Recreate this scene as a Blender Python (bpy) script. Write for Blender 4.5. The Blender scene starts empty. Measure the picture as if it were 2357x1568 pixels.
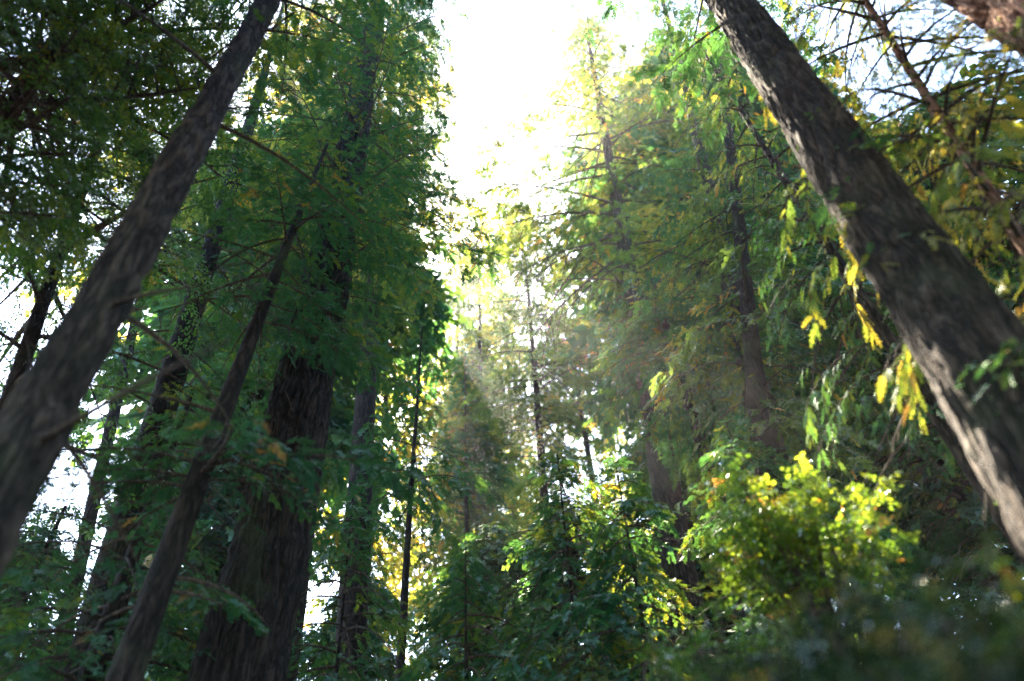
import bpy, math, random
import numpy as np
from mathutils import Vector, Matrix
C = bpy.context.scene
rad = math.radians

# ---------------------------------------------------------------- camera
FPX = 1571.0                       # focal length in units of a 2357 px wide picture
PITCH, ROLL = rad(43.8), rad(3.8)
CAM = np.array([0.0, 0.0, 1.6])
F = np.array([0, math.cos(PITCH), math.sin(PITCH)])
R0 = np.array([1.0, 0, 0]); U0 = np.array([0, -math.sin(PITCH), math.cos(PITCH)])
RT = math.cos(ROLL)*R0 - math.sin(ROLL)*U0
UP = math.sin(ROLL)*R0 + math.cos(ROLL)*U0
cd = bpy.data.cameras.new('camera'); cam = bpy.data.objects.new('camera', cd); C.collection.objects.link(cam)
cam.matrix_world = Matrix(((RT[0], UP[0], -F[0], CAM[0]), (RT[1], UP[1], -F[1], CAM[1]), (RT[2], UP[2], -F[2], CAM[2]), (0, 0, 0, 1)))
cd.sensor_width = 36; cd.lens = 24; cd.clip_start = 0.05; cd.clip_end = 3000
cd.dof.use_dof = True; cd.dof.focus_distance = 14.0; cd.dof.aperture_fstop = 0.42
C.camera = cam

def ray(u, v):
    d = F*FPX + RT*(u-1178.5) + UP*(784-v)
    return d/np.linalg.norm(d)
def at(u, v, D):
    """world point on the ray of a picture position at horizontal distance D"""
    d = ray(u, v); return CAM + d*(D/math.hypot(d[0], d[1]))
def project(p):
    q = np.asarray(p)-CAM; z = q@F
    return 1178.5+FPX*(q@RT)/z, 784-FPX*(q@UP)/z

# ---------------------------------------------------------------- world, sun, exposure
_e, _a = rad(51), rad(-15.5); SUN_DIR = np.array([math.cos(_e)*math.sin(_a), math.cos(_e)*math.cos(_a), math.sin(_e)])
EL = math.asin(SUN_DIR[2]); AZ = math.atan2(SUN_DIR[0], SUN_DIR[1])
w = bpy.data.worlds.new("World"); C.world = w; w.use_nodes = True
nt = w.node_tree; nt.nodes.clear()
sky = nt.nodes.new('ShaderNodeTexSky'); sky.sky_type = 'NISHITA'; sky.sun_disc = False
sky.sun_elevation = EL; sky.sun_rotation = AZ
sky.air_density = 1.0; sky.dust_density = 0.9; sky.ozone_density = 2.0
bg = nt.nodes.new('ShaderNodeBackground'); bg.inputs['Strength'].default_value = 0.09
out = nt.nodes.new('ShaderNodeOutputWorld')
nt.links.new(sky.outputs[0], bg.inputs[0]); nt.links.new(bg.outputs[0], out.inputs[0])
sl = bpy.data.lights.new('sun', 'SUN'); sl.energy = 5.0; sl.angle = rad(0.5); sl.color = (1.0, 0.86, 0.68)
so = bpy.data.objects.new('sun', sl); C.collection.objects.link(so)
so.rotation_euler = Vector(SUN_DIR).to_track_quat('Z', 'Y').to_euler()
so.location = (0, 0, 60)
C.view_settings.view_transform = 'Standard'; C.view_settings.look = 'None'
C.view_settings.exposure = 4.1; C.view_settings.gamma = 1.0
C.cycles.max_bounces = 8; C.cycles.diffuse_bounces = 4; C.cycles.transmission_bounces = 4
C.cycles.glossy_bounces = 2; C.cycles.volume_bounces = 0
C.cycles.sample_clamp_indirect = 4.0
C.cycles.use_denoising = True; C.cycles.denoising_prefilter = 'NONE'

# ---------------------------------------------------------------- materials
def mat_new(name):
    m = bpy.data.materials.new(name); m.use_nodes = True; t = m.node_tree; t.nodes.clear()
    return m, t, t.nodes.new('ShaderNodeOutputMaterial')
def ramp(t, stops):
    r = t.nodes.new('ShaderNodeValToRGB'); e = r.color_ramp.elements
    while len(e) < len(stops): e.new(0.5)
    for k, (p, c) in enumerate(stops): e[k].position = p; e[k].color = (*c, 1)
    return r
def leaf_mat(name, stops, trans=0.45, gloss=0.09, rough=0.5, tgain=(2.6, 1.7, 0.5), yel=.22):
    m, t, o = mat_new(name)
    a = t.nodes.new('ShaderNodeAttribute'); a.attribute_name = 'tint'
    r = ramp(t, stops); t.links.new(a.outputs['Fac'], r.inputs[0])
    d = t.nodes.new('ShaderNodeBsdfDiffuse'); tr = t.nodes.new('ShaderNodeBsdfTranslucent')
    t.links.new(r.outputs[0], d.inputs[0])
    mu = t.nodes.new('ShaderNodeMix'); mu.data_type = 'RGBA'; mu.blend_type = 'MULTIPLY'; mu.clamp_result = False
    mu.inputs[0].default_value = 1; mu.inputs[7].default_value = (*tgain, 1)
    my = t.nodes.new('ShaderNodeMix'); my.data_type = 'RGBA'; my.inputs[0].default_value = yel; my.inputs[7].default_value = (.26, .27, .055, 1)
    t.links.new(r.outputs[0], mu.inputs[6]); t.links.new(mu.outputs[2], my.inputs[6]); t.links.new(my.outputs[2], tr.inputs[0])
    mx = t.nodes.new('ShaderNodeMixShader'); mx.inputs[0].default_value = trans
    t.links.new(d.outputs[0], mx.inputs[1]); t.links.new(tr.outputs[0], mx.inputs[2])
    g = t.nodes.new('ShaderNodeBsdfGlossy'); g.inputs['Roughness'].default_value = rough; g.inputs[0].default_value = (.8, .85, .8, 1)
    fr = t.nodes.new('ShaderNodeFresnel'); fr.inputs[0].default_value = 1.4
    ml = t.nodes.new('ShaderNodeMath'); ml.operation = 'MULTIPLY_ADD'; ml.inputs[1].default_value = gloss; ml.inputs[2].default_value = 0
    t.links.new(fr.outputs[0], ml.inputs[0])
    m2 = t.nodes.new('ShaderNodeMixShader'); t.links.new(ml.outputs[0], m2.inputs[0])
    t.links.new(mx.outputs[0], m2.inputs[1]); t.links.new(g.outputs[0], m2.inputs[2]); t.links.new(m2.outputs[0], o.inputs[0])
    return m
def bark_mat(name, c1, c2, c3, scale=1.0, bump=0.5):
    m, t, o = mat_new(name)
    tc = t.nodes.new('ShaderNodeTexCoord')
    mp = t.nodes.new('ShaderNodeMapping'); mp.inputs['Scale'].default_value = (12*scale, 12*scale, 2.4*scale)
    t.links.new(tc.outputs['Object'], mp.inputs[0])
    def ridge(sc, det):
        a = t.nodes.new('ShaderNodeTexNoise'); a.inputs['Scale'].default_value = sc; a.inputs['Detail'].default_value = det; a.inputs['Distortion'].default_value = .5
        t.links.new(mp.outputs[0], a.inputs[0])
        b_ = t.nodes.new('ShaderNodeMath'); b_.operation = 'SUBTRACT'; b_.inputs[1].default_value = .5; t.links.new(a.outputs[0], b_.inputs[0])
        c_ = t.nodes.new('ShaderNodeMath'); c_.operation = 'ABSOLUTE'; t.links.new(b_.outputs[0], c_.inputs[0])
        d_ = t.nodes.new('ShaderNodeMath'); d_.operation = 'MULTIPLY'; d_.inputs[1].default_value = 7; d_.use_clamp = True; t.links.new(c_.outputs[0], d_.inputs[0])
        return d_
    v = ridge(1.0, 3); w2 = ridge(3.1, 5)
    n = t.nodes.new('ShaderNodeMath'); n.operation = 'MULTIPLY_ADD'; n.inputs[1].default_value = .35; t.links.new(w2.outputs[0], n.inputs[0])
    sc_ = t.nodes.new('ShaderNodeMath'); sc_.operation = 'MULTIPLY'; sc_.inputs[1].default_value = .65; t.links.new(v.outputs[0], sc_.inputs[0]); t.links.new(sc_.outputs[0], n.inputs[2])
    n2 = t.nodes.new('ShaderNodeTexNoise'); n2.inputs['Scale'].default_value = .9; n2.inputs['Detail'].default_value = 3
    t.links.new(tc.outputs['Object'], n2.inputs[0])
    r = ramp(t, [(0.08, c1), (0.45, c2), (0.95, c3)]); t.links.new(n.outputs[0], r.inputs[0])
    mo = ramp(t, [(0.55, (0, 0, 0)), (0.75, (.7, .7, .7))]); t.links.new(n2.outputs[0], mo.inputs[0])
    mix = t.nodes.new('ShaderNodeMix'); mix.data_type = 'RGBA'; mix.inputs[7].default_value = (.045, .065, .03, 1)
    t.links.new(mo.outputs[0], mix.inputs[0]); t.links.new(r.outputs[0], mix.inputs[6])
    ad = t.nodes.new('ShaderNodeMath'); ad.operation = 'MULTIPLY_ADD'; ad.inputs[1].default_value = .45
    t.links.new(v.outputs[0], ad.inputs[0]); t.links.new(n.outputs[0], ad.inputs[2])
    b = t.nodes.new('ShaderNodeBump'); b.inputs['Strength'].default_value = bump; b.inputs['Distance'].default_value = .12
    t.links.new(ad.outputs[0], b.inputs['Height'])
    p = t.nodes.new('ShaderNodeBsdfPrincipled'); p.inputs['Roughness'].default_value = .9
    p.inputs['Specular IOR Level'].default_value = .2
    t.links.new(mix.outputs[2], p.inputs['Base Color']); t.links.new(b.outputs[0], p.inputs['Normal'])
    t.links.new(p.outputs[0], o.inputs[0])
    return m
G0, G1, G2, G3 = (.006, .052, .040), (.010, .095, .056), (.055, .135, .024), (.200, .195, .024)
ORG, BRN = (.18, .13, .05), (.13, .08, .04)
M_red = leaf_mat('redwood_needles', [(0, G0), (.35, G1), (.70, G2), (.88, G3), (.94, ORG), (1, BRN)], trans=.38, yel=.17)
M_sun = leaf_mat('redwood_needles_sunlit', [(0, (.018, .07, .03)), (.35, (.045, .12, .032)), (.65, (.14, .19, .035)), (.85, (.25, .25, .08)), (.94, (.22, .15, .07)), (1, (.15, .09, .05))], trans=.6)  # redwood needles again, with the sun's yellow put into the greens
M_broad = leaf_mat('broad_leaves', [(0, (.012, .07, .035)), (.4, (.03, .12, .035)), (.8, (.12, .20, .02)), (.95, (.22, .2, .03)), (1, (.3, .2, .04))], trans=.58, yel=.12, gloss=.25, rough=.35)
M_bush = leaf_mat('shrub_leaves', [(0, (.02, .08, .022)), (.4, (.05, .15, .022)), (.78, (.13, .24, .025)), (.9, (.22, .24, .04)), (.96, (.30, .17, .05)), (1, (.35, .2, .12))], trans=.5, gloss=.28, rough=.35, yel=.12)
M_shade = leaf_mat('shaded_shrub_leaves', [(0, (.004, .022, .012)), (.4, (.010, .045, .018)), (.85, (.05, .09, .015)), (1, (.14, .12, .03))], trans=.35, yel=.08, gloss=.15, rough=.4)  # shrub leaves with the shade of the lower right corner put into their colour
M_bark = bark_mat('bark_grey_brown', (.005, .0045, .0035), (.023, .0185, .0145), (.08, .062, .048))
M_barkD = bark_mat('bark_dark', (.004, .0035, .003), (.013, .010, .008), (.042, .032, .025))
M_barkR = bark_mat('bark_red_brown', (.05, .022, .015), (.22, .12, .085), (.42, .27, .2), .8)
M_twig = bark_mat('twig_bark', (.02, .015, .012), (.05, .038, .028), (.12, .09, .065), 2, .2)

# ---------------------------------------------------------------- mesh helpers
def mesh_obj(name, parts, parent=None):
    """parts: list of (verts Nx3, quads Mx4, material, tint N or None, smooth)"""
    me = bpy.data.meshes.new(name)
    V = np.concatenate([p[0] for p in parts]).astype(np.float32)
    fs, mi, sm, off, tints = [], [], [], 0, []
    for k, (v, f, m, tn, s) in enumerate(parts):
        fs.append(f+off); off += len(v); mi.append(np.full(len(f), k, np.int32)); sm.append(np.full(len(f), s, bool))
        tints.append(tn if tn is not None else np.zeros(len(v))); me.materials.append(m)
    Fc = np.concatenate(fs).astype(np.int32); n = len(Fc)
    me.vertices.add(len(V)); me.vertices.foreach_set('co', V.ravel())
    me.loops.add(n*4); me.loops.foreach_set('vertex_index', Fc.ravel())
    me.polygons.add(n); me.polygons.foreach_set('loop_start', np.arange(0, n*4, 4, dtype=np.int32))
    me.polygons.foreach_set('material_index', np.concatenate(mi))
    me.update(calc_edges=True)
    me.polygons.foreach_set('use_smooth', np.concatenate(sm))
    a = me.attributes.new('tint', 'FLOAT', 'POINT'); a.data.foreach_set('value', np.concatenate(tints).astype(np.float32))
    o = bpy.data.objects.new(name, me); C.collection.objects.link(o)
    if parent is not None: o.parent = parent
    return o
def tag(o, label=None, cat=None, group=None, kind=None):
    for k, v in (('label', label), ('category', cat), ('group', group), ('kind', kind)):
        if v: o[k] = v
    return o
def empty(name, loc):
    o = bpy.data.objects.new(name, None); o.empty_display_size = .3; C.collection.objects.link(o); o.location = loc; return o
def norm(a): return a/np.maximum(np.linalg.norm(a, axis=-1, keepdims=True), 1e-9)

def tubes(lines, sides=5):
    """lines: list of (points Kx3, radii K) -> quads"""
    Vs, Fs, off = [], [], 0
    th = np.arange(sides)*2*math.pi/sides
    for P, r in lines:
        P = np.asarray(P, float); K = len(P)
        T = norm(np.gradient(P, axis=0)); ref = np.array([0.13, .21, 1.0]) if abs(T[0][2]) < .9 else np.array([1.0, 0.1, 0])
        A = norm(np.cross(T, ref)); B = np.cross(T, A)
        ring = P[:, None]+np.asarray(r)[:, None, None]*(np.cos(th)[None, :, None]*A[:, None]+np.sin(th)[None, :, None]*B[:, None])
        Vs.append(ring.reshape(-1, 3))
        i = np.arange(K-1)[:, None]*sides; j = np.arange(sides)[None]; j2 = (j+1) % sides
        Fs.append(np.stack([i+j, i+j2, i+sides+j2, i+sides+j], -1).reshape(-1, 4)+off); off += K*sides
    return np.concatenate(Vs), np.concatenate(Fs)

# leaf templates: arrays of verts in unit spray space, 4 per leaflet
def lance(x, y, ang, L, W, z=0, dz=0):
    c, s = math.cos(ang), math.sin(ang)
    p = [(0, 0, 0), (.42*L, W/2, .12*W), (L, 0, dz), (.42*L, -W/2, .12*W)]
    return [(x+a*c-b*s, y+a*s+b*c, z+q) for a, b, q in p]
def tpl_needle(n, W, Ls, seed=0):
    r = random.Random(seed); v = []
    v += lance(0, 0, 0, 1.0, W*.5)
    for k in range(n):
        x = .05+.85*k/(n-1) if n > 1 else .4; s = 1 if k % 2 else -1
        v += lance(x, 0, s*rad(r.uniform(32, 58)), Ls*(1.1-.75*x)*r.uniform(.7, 1.2), W*r.uniform(.7, 1.2), 0, r.uniform(-.07, .04))
    return np.array(v)
def tpl_broad(n, L, W, seed=0):
    r = random.Random(seed); v = []
    for k in range(n):
        x = .95*k/max(1, n-1); s = 1 if k % 2 else -1
        v += lance(x, s*.02, s*rad(r.uniform(20, 75)), L*r.uniform(.7, 1.2), W*r.uniform(.75, 1.2), r.uniform(-.05, .05), r.uniform(-.12, .05))
    return np.array(v)
def tpl_shrub(n, L, W, seed=0):
    """rounder leaves: each leaf two quads forming a six sided, slightly folded blade"""
    r = random.Random(seed); v = []
    for k in range(n):
        x = .95*k/max(1, n-1); s = 1 if k % 2 else -1
        a = s*rad(r.uniform(25, 80)); l = L*r.uniform(.65, 1.2); w_ = W*r.uniform(.75, 1.15); f = .25*w_
        c, sn = math.cos(a), math.sin(a); z0 = r.uniform(-.05, .05); dz = r.uniform(-.15, .1)
        for sg in (1, -1):
            for A, B, q in [(0, 0, 0), (.3*l, sg*w_/2, f), (.72*l, sg*w_*.42, f+.6*dz), (l, 0, dz)]:
                v.append((x+A*c-B*sn, s*.02+A*sn+B*c, z0+q))
    return np.array(v)
T_FAR = tpl_needle(6, .24, .45, 1)
T_MID = tpl_needle(13, .125, .34, 2)
T_NEAR = tpl_needle(20, .065, .26, 3)
T_BROAD = tpl_broad(9, .30, .13, 4)
T_SHRUB = tpl_shrub(8, .26, .20, 5)

def sprays(P, D, N, S, tint, tpl, rng, yscale=1.0):
    """place a template at many points: position, direction, approximate normal, size"""
    D = norm(D); B = norm(np.cross(N, D)); N = np.cross(D, B)
    t = tpl[None]
    V = P[:, None]+S[:, None, None]*(t[..., 0:1]*D[:, None]+yscale*t[..., 1:2]*B[:, None]+t[..., 2:3]*N[:, None])
    # droop along the spray
    V[..., 2] -= (S[:, None]*.22*t[..., 0]**2)
    n = len(tpl)
    tt = np.repeat(tint[:, None], n, 1)+np.repeat(rng.normal(0, .04, (len(P), n//4)), 4, axis=1)
    V = V.reshape(-1, 3)
    return V, np.arange(len(V)).reshape(-1, 4), np.clip(tt.reshape(-1), 0, 1)

def crown(axis, h0, h1, R, seed, nb=90, spray=.4, tpl=T_MID, sec=1.0, up=.15, droop=.45, mat=M_red, taper=1.0,
          tint=(.35, .16), brown=.05, limb_r=.03, hang=.35, shape='cone', az=None, mess=.25, gaps=.0, holes=.36, hsize=None, open_=None, dens=.66):
    """limbs and foliage of one crown. axis(h) gives the trunk centre at height h (local)"""
    rng = np.random.default_rng(seed); lines = []; PP, DD, SS, TT = [], [], [], []
    for b in range(nb):
        q = (b+rng.random())/nb
        if shape == 'cone': hh = h0+(h1-h0)*(1-(1-q)**.75) if taper else h0+(h1-h0)*q
        else: hh = h0+(h1-h0)*q
        f = (hh-h0)/max(.01, h1-h0)
        prof = {'cone': (1-f)**.8*(.55+.45*min(1, f*6)), 'column': min(1, (1-f)*3.5+.04)*(.6+.4*min(1, f*5)),
                'top': (1-f)**.6*min(1, .35+f*2.2),
                'round': math.sqrt(max(.03, 1-(2*f-1)**2))}[shape]
        L = R*prof*rng.uniform(1-mess*1.6, 1+mess*.6)
        if L < .08: L = .08
        a = b*2.399963+rng.normal(0, .35) if az is None else rng.uniform(*az)
        if gaps and math.sin(a*2+hh*.9+seed)+.5*math.sin(a*5-hh*1.7) > 1.5-gaps*1.6: L *= .45
        if open_ and abs((a-open_[0]+math.pi) % (2*math.pi)-math.pi) < open_[1] and f < open_[2] and rng.random() < .92: L = min(L, .5)
        o = np.array(axis(hh)); ca, sa = math.cos(a), math.sin(a)
        u_ = up+rng.normal(0, .1); d_ = droop*rng.uniform(.7, 1.4)
        t = np.linspace(0, 1, 7); bend = rng.normal(0, .12)
        def pt(t):
            t = np.asarray(t)[..., None]; lat = bend*t*t
            return o+L*(t*np.array([ca, sa, 0])+lat*np.array([-sa, ca, 0])+(u_*t-d_*t*t)*np.array([0, 0, 1.0]))
        lr = limb_r*(.4+.6*L/R)
        lines.append((pt(t), lr*(1-.85*t)))
        m = max(4, int((3.2*L/spray**.5+5)*sec*dens))
        ts = np.linspace(.12, 1, m)+rng.normal(0, .02, m); side = np.where(np.arange(m) % 2, 1, -1)
        dirb = norm(pt(np.minimum(1.0, ts)+.02)-pt(np.minimum(1.0, ts)-.02))
        base = pt(ts); ang = side*np.radians(rng.uniform(30, 75, m))
        dh = np.stack([dirb[:, 0]*np.cos(ang)-dirb[:, 1]*np.sin(ang), dirb[:, 0]*np.sin(ang)+dirb[:, 1]*np.cos(ang), dirb[:, 2]*.6+rng.normal(0, .12, m)], -1)
        sl_ = (L*.40*(1.05-.6*ts)*rng.uniform(.6, 1.2, m)+spray*.5)
        k = max(2, int(round(float(sl_.mean())/spray*2.6+1)))
        s = np.linspace(.15, 1, k)[None, :]+rng.normal(0, .04, (m, k))
        P = base[:, None]+dh[:, None]*(sl_[:, None]*s)[..., None]; P[..., 2] -= sl_[:, None]*hang*.6*s**2
        sd = np.where((np.arange(k)[None]+np.arange(m)[:, None]) % 2, 1, -1)*np.radians(rng.uniform(15, 60, (m, k)))
        dx, dy = dh[:, None, 0], dh[:, None, 1]
        Dv = np.stack([dx*np.cos(sd)-dy*np.sin(sd), dx*np.sin(sd)+dy*np.cos(sd), -hang+rng.normal(0, .3, (m, k))+0*sd], -1)
        PP.append(P.reshape(-1, 3)); DD.append(Dv.reshape(-1, 3)); SS.append((spray*rng.uniform(.6, 1.25, (m, k))).reshape(-1))
        tb = tint[0]+rng.normal(0, tint[1])+.12*f
        tn = tb+rng.normal(0, tint[1]*.7, (m, k)); tn = np.clip(tn, 0, .74)
        br = rng.random((m, k)) < brown*.35*(6 if rng.random() < .12 else .12); tn = np.where(br, rng.uniform(.88, 1, (m, k)), tn)
        TT.append(tn.reshape(-1))
        if L > .8:
            for j in range(0, m, 2):
                e = base[j]+dh[j]*sl_[j]; mid = (base[j]+e)/2; e = e.copy(); e[2] -= sl_[j]*hang*.6; mid[2] -= sl_[j]*hang*.15
                lines.append((np.array([base[j], mid, e]), np.array([lr*.32, lr*.22, lr*.1])))
    P = np.concatenate(PP); Dv = np.concatenate(DD); S = np.concatenate(SS); Tn = np.concatenate(TT)
    if holes:
        # pockets without foliage, so that light and sky show between the boughs
        hs = hsize or R*.28; q = P/hs+rng.uniform(0, 20, 3)
        fld = np.sin(q[:, 0]+1.3*np.sin(q[:, 2]*.7))+np.sin(q[:, 1]*1.1+1.2*np.sin(q[:, 0]*.8))+np.sin(q[:, 2]*1.5+1.1*np.sin(q[:, 1]*.9))+.7*np.sin(q[:, 0]*2.7+q[:, 2]*2.1)*np.sin(q[:, 1]*2.3)+rng.normal(0, .25, len(P))
        kk = fld > np.quantile(fld, holes); P, Dv, S, Tn = P[kk], Dv[kk], S[kk], Tn[kk]
    N = np.array([0, 0, 1.0])+rng.normal(0, .38, P.shape)
    V, Q, tt = sprays(P, Dv, N, S, Tn, tpl, rng)
    LV, LQ = tubes(lines, 4)
    return [(LV, LQ, M_twig, None, True), (V, Q, mat, tt, False)]

def vnoise(x, y, nx, ny, rng):
    """smooth value noise, periodic in x: x, y in cells"""
    g = rng.random((ny+2, nx)); xi = np.floor(x).astype(int); yi = np.clip(np.floor(y).astype(int), 0, ny)
    fx = x-xi; fy = np.clip(y-yi, 0, 1); fx = fx*fx*(3-2*fx); fy = fy*fy*(3-2*fy)
    a = g[yi, xi % nx]*(1-fx)+g[yi, (xi+1) % nx]*fx; b = g[yi+1, xi % nx]*(1-fx)+g[yi+1, (xi+1) % nx]*fx
    return a*(1-fy)+b*fy
def trunk_mesh(axis, r0, r1, h, seed, sides=40, rings=80, fis=.05, h_start=-.3, flare=.10):
    rng = np.random.default_rng(seed)
    z = np.linspace(h_start, h, rings); th = np.arange(sides)*2*math.pi/sides
    c = np.array([axis(q) for q in z])
    t = np.clip(z/h, 0, 1)
    r = (r0+(r1-r0)*t**.9)*(1+flare*np.exp(-np.maximum(z, 0)/1.2))
    TH, Z = np.meshgrid(th, z); U = TH/(2*math.pi); zz = Z-h_start; HT = h-h_start
    big = vnoise(U*4, zz/1.3, 4, int(HT/1.3)+1, rng)-.5                     # swellings
    rr = r[:, None]*(1+.16*big)
    if sides >= 50:
        n1 = max(8, int(2*math.pi*r0/.10)); n2 = n1*3
        wv = (vnoise(U*6, zz/.9, 6, int(HT/.9)+1, rng)-.5)*1.6
        f1 = np.abs(vnoise((U*n1+wv) % n1, zz/.42, n1, int(HT/.42)+1, rng)-.5)*2
        f2 = np.abs(vnoise((U*n2+wv*2) % n2, zz/.16, n2, int(HT/.16)+1, rng)-.5)*2
        rr = rr+fis*r0*(1.5*np.minimum(1, f1*2.2)+.5*np.minimum(1, f2*2)-1.3)
    else:
        rr = rr*(1+fis*(vnoise(U*9, zz/.8, 9, int(HT/.8)+1, rng)-.5)*1.5)
    X = c[:, None, 0]+rr*np.cos(TH); Y = c[:, None, 1]+rr*np.sin(TH)
    V = np.stack([X, Y, Z], -1).reshape(-1, 3)
    i = np.arange(rings-1)[:, None]*sides; j = np.arange(sides)[None]; j2 = (j+1) % sides
    Q = np.stack([i+j, i+j2, i+sides+j2, i+sides+j], -1).reshape(-1, 4)
    return V, Q

CH = {}
def place_axis(p_lo, D, p_hi=None, curve=0.0, seed=0):
    """base position and lean from one or two picture positions the trunk passes through"""
    B = at(*p_lo, D)
    if p_hi is None: lean = np.zeros(2)
    else:
        d = ray(*p_hi); s = (d[0]*(B-CAM)[0]+d[1]*(B-CAM)[1])/(d[0]**2+d[1]**2); A = CAM+d*s
        lean = (A-B)[:2]/(A-B)[2]
    base = np.array([B[0]-lean[0]*B[2], B[1]-lean[1]*B[2], 0.0])
    rng = random.Random(seed); a0, k0 = rng.uniform(0, 6), rng.uniform(.12, .25)
    def axis(h): return (lean[0]*h+curve*math.sin(h*k0+a0)-curve*math.sin(a0), lean[1]*h+curve*math.cos(h*k0+a0)-curve*math.cos(a0), h)
    return base, axis
def h_at(base, axis, v, lo=0, hi=90):
    """height on the trunk that appears at picture height v"""
    for _ in range(40):
        m = (lo+hi)/2
        p = base+np.array(axis(m))
        q = p-CAM
        vv = project(p)[1] if q@F > .1 else 1e9
        if vv > v: lo = m
        else: hi = m
    return (lo+hi)/2
def tree(kind, label, p, D, p2=None, r=.2, top=None, H=None, bot=900, R=3, seed=1, group=None, bark=None, curve=.06,
         sides=28, rings=60, fis=.05, stubs=0, h_bot=None, cat='tree', view=None, **kw):
    base, axis = place_axis(p, D, p2, curve, seed)
    h1 = H if H else h_at(base, axis, top)
    h0 = h_bot if h_bot is not None else h_at(base, axis, bot)
    t = empty(kind, base); tag(t, label, cat, group)
    V, Q = trunk_mesh(axis, r, r*.12 if H is None or H > 15 else r*.4, h1*.985, seed, sides, rings, fis)
    mesh_obj('trunk', [(V, Q, bark or M_barkD, None, True)], t)
    if stubs:
        rng = np.random.default_rng(seed+9)
        for k in range(stubs):
            hh = rng.uniform(h0*.35, h0); a = rng.uniform(0, 6.28); L = rng.uniform(.5, 2.2)
            o = np.array(axis(hh)); s = np.linspace(0, 1, 6)[:, None]
            P = o+L*(s*np.array([math.cos(a), math.sin(a), rng.uniform(-.1, .3)])+s*s*np.array([rng.normal(0, .15), rng.normal(0, .15), -.35]))
            v_, q_ = tubes([(P, .03*(1-.8*s[:, 0]))], 5); mesh_obj('limb', [(v_, q_, M_twig, None, True)], t)
    if view: kw['open_'] = (math.atan2(-base[1], -base[0]), view[0], view[1])
    mesh_obj('crown', crown(axis, h0, h1, R, seed, **kw), t)
    print('%-22s base (%.1f %.1f) h0 %.1f h1 %.1f' % (kind, base[0], base[1], h0, h1))
    return t
def copy_tree(src, label, p, D, top=None, scale=None, rz=0, group=None):
    H0 = src.get('ht', 30); base, axis = place_axis(p, D, None, 0, 0)
    s = scale if scale else h_at(base, lambda h: (0, 0, h), top)/H0
    o = src.copy(); C.collection.objects.link(o); o.location = base; o.scale = (s, s, s); o.rotation_euler = (0, 0, rz); o['label'] = label
    if group: o['group'] = group
    for ch in list(src.children):
        c = ch.copy(); C.collection.objects.link(c); c.parent = o
    print('copy h %.1f base (%.1f %.1f)' % (s*H0, base[0], base[1]))
    return o

# ---------------------------------------------------------------- ground
def ground():
    n = 120; xs = np.linspace(-1, 1, n); xs = np.sign(xs)*np.abs(xs)**2.2*900
    X, Y = np.meshgrid(xs, xs); d = np.hypot(X, Y)
    Z = .12*np.sin(X*.7+Y*.3)*np.exp(-d/60)+.1*np.sin(Y*.9-X*.2)*np.exp(-d/60)-.05
    V = np.stack([X, Y, Z], -1).reshape(-1, 3)
    i = np.arange(n-1)[:, None]*n; j = np.arange(n-1)[None]
    Q = np.stack([i+j, i+j+1, i+n+j+1, i+n+j], -1).reshape(-1, 4)
    m, t, o = mat_new('forest_floor')
    tc = t.nodes.new('ShaderNodeTexCoord'); nz = t.nodes.new('ShaderNodeTexNoise'); nz.inputs['Scale'].default_value = 1.3; nz.inputs['Detail'].default_value = 8
    t.links.new(tc.outputs['Object'], nz.inputs[0]); r = ramp(t, [(.3, (.025, .017, .011)), (.55, (.07, .045, .028)), (.75, (.05, .06, .025))])
    t.links.new(nz.outputs[0], r.inputs[0]); p = t.nodes.new('ShaderNodeBsdfPrincipled'); p.inputs['Roughness'].default_value = .95
    t.links.new(r.outputs[0], p.inputs['Base Color']); t.links.new(p.outputs[0], o.inputs[0])
    tag(mesh_obj('ground', [(V, Q, m, None, True)]), kind='structure')
ground()

# ---------------------------------------------------------------- the trees near the camera
NEARG = None
tree('redwood_tree', 'thick near trunk slanting up from the lower left edge, grey brown bark', (22, 1110), 4.5, (478, 280),
     r=.228, H=26, bot=70, R=2.4, seed=3, bark=M_bark, sides=128, rings=600, fis=.085, nb=40, stubs=6, curve=.03, spray=.26, limb_r=.035)
near_right = tree('redwood_tree', 'thick near trunk slanting down to the right edge with sun patches along its left side', (2156, 700), 5.0, (1778, 150),
     r=.395, H=30, bot=60, R=2.6, seed=4, bark=M_bark, sides=180, rings=600, fis=.06, nb=46, curve=.03, spray=.26)
tree('redwood_tree', 'massive leaning trunk with sunlit red brown furrowed bark in the top right corner', (2425, -45), 5.4, (2178, -145),
     r=.74, H=24, bot=-500, R=2.6, seed=5, bark=M_barkR, sides=200, rings=500, fis=.10, nb=30, curve=0, spray=.4)
giant = tree('redwood_tree', 'giant redwood with wide furrowed trunk and dense dark foliage beside the open sky', (610, 1250), 9, (725, 700),
     r=.62, H=33, bot=830, R=3.0, seed=6, bark=M_barkD, sides=160, rings=420, fis=.07, nb=120, shape='column', spray=.22, tint=(.3, .2), stubs=5, sec=1.05, mess=.3, view=(.8, .06), brown=.03)

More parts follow.
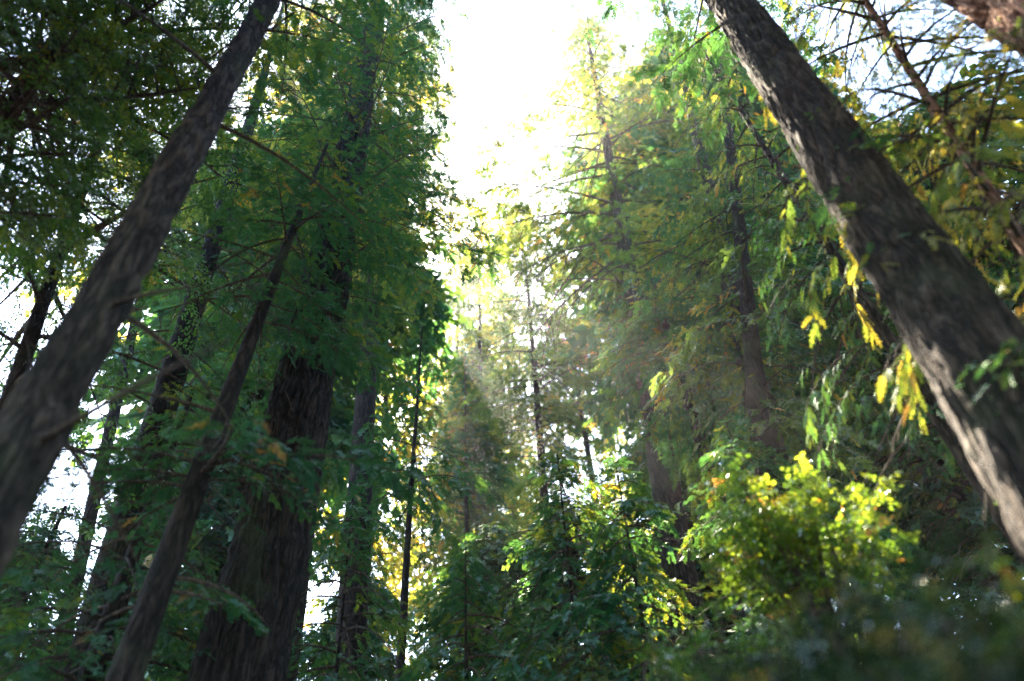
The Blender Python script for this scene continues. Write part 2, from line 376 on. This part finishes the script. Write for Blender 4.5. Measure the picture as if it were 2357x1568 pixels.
# ---------------------------------------------------------------- middle distance, left
slim = tree('redwood_tree', 'slim dark trunk crossing in front of the pale gap left of the giant redwood', (300, 1568), 7.0, (640, 650),
     r=.20, top=300, bot=740, R=2.4, seed=11, bark=M_barkD, fis=.06, nb=40, stubs=6, curve=.08, spray=.19, view=(.8, .3))
def low_branches(t, p, D, p2, v0, v1, L, az, n, seed, curve=.06, axseed=1, **kw):
    base, axis = place_axis(p, D, p2, curve, axseed)
    mesh_obj('low_branches', crown(axis, h_at(base, axis, v0), h_at(base, axis, v1), L, seed, nb=n, shape='column', taper=0, az=az, **kw), t)
low_branches(slim, (300, 1568), 7.0, (640, 650), 1110, 1040, 2.2, (-.9, .3), 6, 71, .08, 11, spray=.17, droop=.35, up=.05, tint=(.2, .12))
low_branches(slim, (300, 1568), 7.0, (640, 650), 1150, 1050, 1.9, (2.6, 4.2), 6, 72, .08, 11, spray=.17, droop=.35, up=.05, tint=(.15, .1))
low_branches(near_right, (2156, 700), 5.0, (1778, 150), 620, 260, .55, (-3.3, -.9), 7, 73, .03, 4, spray=.16, droop=.4, up=.1, tint=(.5, .2), tpl=T_NEAR, holes=0)
low_branches(near_right, (2156, 700), 5.0, (1778, 150), 980, 840, .6, (-2.9, -.9), 8, 74, .03, 4, spray=.18, droop=.4, up=.1, tint=(.5, .2), tpl=T_NEAR, holes=0)
tree('redwood_tree', 'mid-sized trunk between the near left trunk and giant redwood, dead limbs on its left', (250, 1400), 10.5, (450, 700),
     r=.34, H=27, bot=900, R=2.9, seed=12, bark=M_barkD, fis=.06, nb=46, stubs=8, spray=.22, tint=(.35, .15), gaps=.5, view=(.9, .5))
tree('redwood_tree', 'thin trunk rising just right behind the giant redwood trunk', (700, 1300), 14, (785, 700),
     r=.28, H=34, bot=600, R=3.0, seed=13, bark=M_barkD, nb=50, spray=.4, shape='column', mat=M_sun, tint=(.3, .2))
tree('redwood_tree', 'tall redwood behind the giant one, its bronze green edge lining the open sky', (850, 900), 17, (895, 250),
     r=.45, H=46, bot=720, R=3.3, seed=14, bark=M_barkD, nb=110, spray=.45, mess=.4, shape='column', mat=M_sun, tint=(.3, .2), brown=.12, tpl=T_MID)
tree('redwood_tree', 'broad low redwood with drooping dark foliage filling the lower left corner', (290, 1300), 9.5, None,
     r=.22, top=880, bot=1750, R=3.1, seed=15, bark=M_barkD, nb=64, spray=.19, droop=.6, tint=(.3, .16), sec=1.2, brown=.02, mess=.4)
tree('redwood_tree', 'small redwood low behind the lower left foliage with sky showing through it', (80, 1350), 13, None,
     r=.2, top=1150, bot=1750, R=3.2, seed=16, bark=M_barkD, nb=60, spray=.36, droop=.6, tint=(.25, .12))
tree('redwood_sapling', 'small leaning centre left tree with dark drooping foliage against the warm glow', (925, 1568), 15, (958, 940),
     r=.16, top=740, bot=1180, R=2.3, seed=17, bark=M_barkD, nb=34, spray=.30, droop=.8, up=.1, tint=(.2, .12), gaps=.6, mess=.45)
tree('redwood_sapling', 'bushy young redwood at the bottom between the giant trunk and the small leaning tree', (800, 1400), 11, None,
     r=.07, curve=.16, top=1130, bot=1800, R=2.2, seed=18, bark=M_barkD, shape='top', nb=54, spray=.21, mess=.4, droop=.6, tint=(.25, .14))

# ---------------------------------------------------------------- centre and right
tree('fir_tree', 'slender conical tree in the centre with layered hazy branches and a straight bare lower trunk', (1250, 1050), 29, (1208, 600),
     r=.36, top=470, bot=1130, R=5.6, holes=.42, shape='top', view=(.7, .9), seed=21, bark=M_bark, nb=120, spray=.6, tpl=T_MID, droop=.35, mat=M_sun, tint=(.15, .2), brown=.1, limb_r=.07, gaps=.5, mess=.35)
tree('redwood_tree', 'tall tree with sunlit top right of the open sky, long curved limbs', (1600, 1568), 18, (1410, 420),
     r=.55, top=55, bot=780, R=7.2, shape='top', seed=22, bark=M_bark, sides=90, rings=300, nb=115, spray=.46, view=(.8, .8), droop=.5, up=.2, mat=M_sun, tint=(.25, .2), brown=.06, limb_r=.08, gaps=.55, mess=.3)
tree('redwood_tree', 'companion trunk tight against the left side of the tall sunlit-topped tree', (1560, 1300), 20, (1448, 720),
     r=.36, top=560, bot=820, R=1.8, seed=23, bark=M_barkD, nb=24, spray=.5)
tree('redwood_tree', 'full green redwood right of the open sky with bright yellow sprays on its left side', (1770, 1200), 11.5, (1680, 420),
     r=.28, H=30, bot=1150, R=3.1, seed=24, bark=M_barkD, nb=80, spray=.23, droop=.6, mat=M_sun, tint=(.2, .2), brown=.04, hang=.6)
tree('redwood_tree', 'redwood with a faint grey trunk half hidden by stringy green sprays', (1790, 1050), 13, (1700, 690),
     r=.42, H=34, bot=1000, R=3.5, seed=25, bark=M_bark, nb=80, spray=.24, view=(.8, .12), droop=.6, tint=(.35, .18), hang=.6)
tree('redwood_tree', 'thin dark trunk with hanging stringy sprays beside the near right trunk', (2200, 1000), 7.5, (1880, 520),
     r=.14, H=17, bot=1000, R=2.0, seed=26, bark=M_bark, nb=80, spray=.17, tpl=T_NEAR, droop=.7, tint=(.4, .2), hang=1.0, curve=.1, gaps=.3)
tree('redwood_tree', 'pale sunlit slim trunk wrapped in yellow green sprays near the right edge', (2357, 530), 6.0, (2130, 190),
     r=.085, H=19, bot=900, R=2.1, seed=27, bark=M_barkR, nb=140, spray=.19, gaps=.2, tpl=T_NEAR, droop=.7, mat=M_sun, tint=(.45, .22), hang=.9, brown=.08)
tree('redwood_tree', 'narrow dark trunk standing low right of the tall sunlit-topped tree', (1690, 1300), 14, None,
     r=.26, H=15, bot=900, R=2.2, seed=28, bark=M_barkD, nb=60, spray=.36, shape='column')
tree('redwood_sapling', 'wide bushy young redwood filling the lower middle below the central conical tree', (1290, 1300), 10, None,
     r=.07, curve=.16, top=1035, bot=1900, R=2.5, seed=31, bark=M_barkD, shape='top', nb=85, spray=.185, droop=.65, tint=(.4, .2), sec=1.2, mess=.4)
tree('redwood_sapling', 'young redwood with feathery shoulders left of the tall sunlit-topped trunk', (1440, 1300), 9, None,
     r=.07, curve=.16, top=1060, bot=1900, R=1.9, seed=32, bark=M_barkD, shape='top', nb=66, spray=.19, droop=.65, mess=.4, tint=(.25, .13), sec=1.2)
tree('redwood_sapling', 'low dark young redwood at the bottom edge right of the small leaning tree', (1090, 1450), 9, None,
     r=.07, curve=.16, top=1250, bot=1900, R=1.6, seed=33, bark=M_barkD, shape='top', nb=50, spray=.19, droop=.65, mess=.4, sec=1.2, tint=(.25, .15))
tree('redwood_sapling', 'dark young redwood below the stringy right-hand sprays', (1800, 1250), 9.5, None,
     r=.07, curve=.16, top=960, bot=1900, R=2.6, seed=34, bark=M_barkD, shape='top', nb=54, spray=.21, droop=.65, tint=(.3, .16), sec=1.2, mess=.4)

# ---------------------------------------------------------------- broadleaf trees, upper left
tree('broadleaf_tree', 'dark leafy tree overhanging the top left corner with forked bare limbs', (-220, 700), 6.8, (0, 330),
     r=.16, H=14.5, bot=520, R=2.6, seed=41, bark=M_barkD, nb=95, dens=.9, holes=.25, spray=.22, tpl=T_BROAD, shape='round', mat=M_broad, tint=(.34, .22), droop=.2, up=.25, brown=.03, limb_r=.06, sec=1.1)
tree('broadleaf_tree', 'airy leafy tree left of the near left trunk with sky between its twigs', (-60, 1150), 8.5, (60, 800),
     r=.15, H=13, bot=1150, R=3.7, seed=42, bark=M_barkD, nb=27, spray=.25, tpl=T_BROAD, shape='round', mat=M_broad, tint=(.25, .15), droop=.3, up=.15, limb_r=.06, sec=.9, gaps=.5)
tree('broadleaf_tree', 'sunlit yellow green leafy tree seen between the near left trunk and the corner foliage', (330, 700), 16, (420, 330),
     r=.2, H=36, bot=600, R=3.8, seed=43, bark=M_barkD, nb=60, spray=.4, tpl=T_BROAD, mat=M_sun, tint=(.3, .2), gaps=.6)

# ---------------------------------------------------------------- far trees: a few kinds built once, the rest copies
FAR = 'distant trees behind the clearing'
def far_src(seed, label, p, D, top, R, r, nb, mat, tint, kind='redwood_tree', tpl=T_FAR, spray=.9, shape='cone', bot=1500, **kw):
    t = tree(kind, label, p, D, None, r=r, top=top, bot=bot, R=R, seed=seed, group=FAR, bark=M_barkD, sides=14, rings=24, nb=nb,
             spray=spray, tpl=tpl, mat=mat, tint=tint, limb_r=.08, shape=shape, **kw)
    base = np.array(t.location); t['ht'] = h_at(base, lambda h: (0, 0, h), top); return t
fA = far_src(51, 'distant golden green conifer behind the small leaning centre left tree', (870, 1100), 34, 600, 4.6, .4, 75, M_sun, (.58, .15), holes=.55)  # needles tinted yellower to add to the warm backlit glow
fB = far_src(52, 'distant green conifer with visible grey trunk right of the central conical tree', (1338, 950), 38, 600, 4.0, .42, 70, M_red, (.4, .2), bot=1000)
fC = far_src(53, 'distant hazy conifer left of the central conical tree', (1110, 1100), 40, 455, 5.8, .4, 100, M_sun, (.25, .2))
fD = far_src(54, 'distant dark column-shaped redwood showing low left of the giant trunk', (500, 1300), 24, 800, 3.2, .4, 140, M_red, (.3, .15), shape='column')
far_list = [
    (fD, 'distant dark redwood at the far lower left edge', (60, 1300), 26, 1200, 1.2),
    (fD, 'distant redwood seen through the dead limbs left of the giant redwood', (620, 900), 27, 300, 2.0),
    (fB, 'distant slim conifer with dark trunk left of the central pair of far trunks', (1072, 1250), 36, 800, .7),
    (fB, 'distant conifer whose grey trunk stands low in the centre gap', (1100, 1250), 44, 760, 3.1),
    (fA, 'distant pale golden conifer closing the bottom of the open sky', (1050, 1100), 45, 520, 2.1),
    (fC, 'distant thin conifer just behind the central conical tree', (1180, 1100), 48, 540, 5.0),
    (fC, 'distant pale conifer right behind the tall sunlit-topped tree', (1480, 900), 36, 450, 1.9),
    (fA, 'distant bright conifer filling the gap left of the tall sunlit-topped trunk', (1420, 1000), 48, 860, 4.0),
    (fD, 'distant tall redwood behind the full green redwood on the right', (1700, 700), 30, 200, .9),
    (fD, 'distant dark redwood behind the faint grey trunk on the right', (1880, 900), 26, 200, 3.3),
    (fD, 'distant redwood behind the thin dark trunk and the near right trunk', (2080, 1000), 22, 480, 5.1),
    (fD, 'distant dark redwood behind the sprays at the right edge', (2480, 700), 16, 260, 4.4),
    (fC, 'distant redwood low behind the wide bushy young redwood', (1250, 1350), 24, 1120, 2.2),
    (fD, 'distant dark redwood top low between the giant trunk and the small leaning tree', (830, 1400), 22, 1300, .6),
    (fC, 'distant redwood top at the bottom edge beneath the small leaning tree', (980, 1450), 26, 1300, 3.6),
    (fD, 'distant dark redwood low behind the shrubs and the foot of the near right trunk', (2300, 1300), 15, 760, 1.1),
    (fD, 'distant dark low redwood top behind the two bushy young redwoods', (1340, 1400), 17, 1130, 5.3),
    (fD, 'distant low redwood top between the centre saplings', (1120, 1400), 20, 1200, 1.6),
    (fC, 'distant low redwood top left of the tall sunlit-topped trunk base', (1400, 1350), 22, 1080, 4.9),
    (fD, 'distant low redwood top right of the tall sunlit-topped trunk base', (1600, 1300), 22, 980, 2.9),
    (fA, 'distant redwood top behind the upper part of the near left trunk', (640, 400), 32, -50, 5.7),
]
for s, lab, p, D, top, rz in far_list: copy_tree(s, lab, p, D, top, rz=rz)

# ---------------------------------------------------------------- shrubs in the near lower right corner
def shrub(label, p, D, h, Rr, n, seed, leaf=.13, tpl=T_SHRUB, mat=M_bush, tint=(.35, .2), brown=.08, kind='shrub', group=None, floor=0.0):
    B = at(*p, D); base = np.array([B[0], B[1], 0.0]); H = B[2]
    rng = np.random.default_rng(seed); t = empty(kind, base); tag(t, label, 'shrub', group)
    stems, P, Dr, S, T = [], [], [], [], []
    for k in range(n):
        a = rng.uniform(0, 6.28); rr = Rr*math.sqrt(rng.random()); hh = H-h*rng.random()**1.4*(.4+.6*rr/Rr)-.25*(rr/Rr)**2*h
        tip = np.array([rr*math.cos(a), rr*math.sin(a), hh]); b0 = np.array([tip[0]*.15, tip[1]*.15, max(0, hh-h*1.2)]) if hh > 1 else np.array([0, 0, 0.])
        s = np.linspace(0, 1, 7)[:, None]; c = b0+(tip-b0)*s+np.array([tip[0], tip[1], 0])*.25*(s-s*s)*(-1)+rng.normal(0, .03, 3)*s
        stems.append((c, .012*(1-.75*s[:, 0])))
        m = 16; ss = rng.uniform(.35, 1, m)**.7
        idx = ss*6; i0 = np.minimum(5, idx.astype(int)); fr = (idx-i0)[:, None]; pos = c[i0]*(1-fr)+c[i0+1]*fr
        d = rng.normal(0, 1, (m, 3)); d[:, 2] = d[:, 2]*.35+.1
        P.append(pos); Dr.append(d); S.append(leaf*rng.uniform(.6, 1.3, m))
        tn = np.clip(tint[0]+rng.normal(0, tint[1])+rng.normal(0, tint[1]*.6, m), 0, .85); br = rng.random(m) < brown; T.append(np.where(br, rng.uniform(.88, 1, m), tn))
    main = [(np.array([[.05*math.sin(k*2), .05*math.cos(k*2), 0], [Rr*.12*math.sin(k*2), Rr*.12*math.cos(k*2), H*.5], [Rr*.3*math.sin(k*2), Rr*.3*math.cos(k*2), H*.92]]), np.array([.03, .022, .01])) for k in range(5)]
    v_, q_ = tubes(stems+main, 5); mesh_obj('stems', [(v_, q_, M_twig, None, True)], t)
    P = np.concatenate(P); N = np.array([0, 0, 1.0])+rng.normal(0, .5, P.shape)
    V, Q, tt = sprays(P, np.concatenate(Dr), N, np.concatenate(S), np.concatenate(T), tpl, rng)
    mesh_obj('foliage', [(V, Q, mat, tt, False)], t)
    return t
SH = 'shrubs in the near lower right corner'
shrub('sunlit yellow green shrub with rounded leaves reaching left below the near right trunk', (1790, 1110), 6.2, .9, .9, 95, 61, group=SH, leaf=.18, tint=(.45, .2), brown=.04)
shrub('blurred shrub with pinkish and yellow leaves in the middle of the lower right thicket', (2050, 1320), 3.6, 1.0, .8, 130, 62, group=SH, tint=(.35, .3), brown=.05, mat=M_shade)
shrub('strongly blurred shrub at the foot of the near right trunk by the right edge', (2340, 1350), 2.6, .9, .7, 150, 63, group=SH, tint=(.3, .25), mat=M_shade)
shrub('dark green blurred shrub in the bottom right corner', (2150, 1450), 2.4, .9, .8, 190, 64, group=SH, tint=(.1, .15), mat=M_shade)
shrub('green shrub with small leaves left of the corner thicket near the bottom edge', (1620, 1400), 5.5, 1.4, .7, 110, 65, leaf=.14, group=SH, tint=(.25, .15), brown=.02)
shrub('dim teal green shrub at the bottom edge between the small-leaved shrub and the corner', (1820, 1420), 3.6, 1.1, .8, 170, 66, group=SH, tint=(.1, .15), mat=M_shade)

# ---------------------------------------------------------------- air
def haze():
    V = np.array([[-130, -60, -1.2], [130, -60, -1.2], [130, 130, -1.2], [-130, 130, -1.2], [-130, -60, 75], [130, -60, 75], [130, 130, 75], [-130, 130, 75]], float)
    Q = np.array([[3, 2, 1, 0], [4, 5, 6, 7], [0, 1, 5, 4], [1, 2, 6, 5], [2, 3, 7, 6], [3, 0, 4, 7]])
    m, t, o = mat_new('haze_air'); p = t.nodes.new('ShaderNodeVolumePrincipled')
    p.inputs['Color'].default_value = (.95, .95, .95, 1); p.inputs['Density'].default_value = .0006; p.inputs['Anisotropy'].default_value = .6
    t.links.new(p.outputs[0], o.inputs['Volume']); tag(mesh_obj('haze', [(V, Q, m, None, False)]), kind='stuff')
HAZE = True
# unseen redwoods added beside and behind the viewer to block sky light
for k, (x, y, rz) in enumerate([(-9, -4, 0), (7, -6, 1), (-2, -10, 2), (11, 1, 3), (-13, 3, 4), (2, -16, 5), (-6, -8, 6), (3, -7, 7), (-10, -11, 8), (10, -12, 9), (15, -4, 10), (-15, -5, 11)]):
    o = copy_tree(fD, 'unseen redwood added around and behind the viewpoint to block sky light', (500, 1300), 24, scale=1.0, rz=rz, group='unseen redwoods added around the viewpoint')
    o.location = (x, y, 0)
for k, (x, y, rz) in enumerate([(-7, -2.5, 1), (5.5, -4, 2), (-1, -7, 4), (10, -1, 5), (-10, 1, .5)]):  # unseen copies of the giant, added closer in for heavier blocking of the sky
    o = copy_tree(giant, 'unseen large redwood added close behind the viewpoint to block sky light', (500, 1300), 24, scale=.8, rz=rz, group='unseen large redwoods added behind the viewpoint')
    o.location = (x, y, 0)
if HAZE: haze()
print('verts', sum(len(m.vertices) for m in bpy.data.meshes))
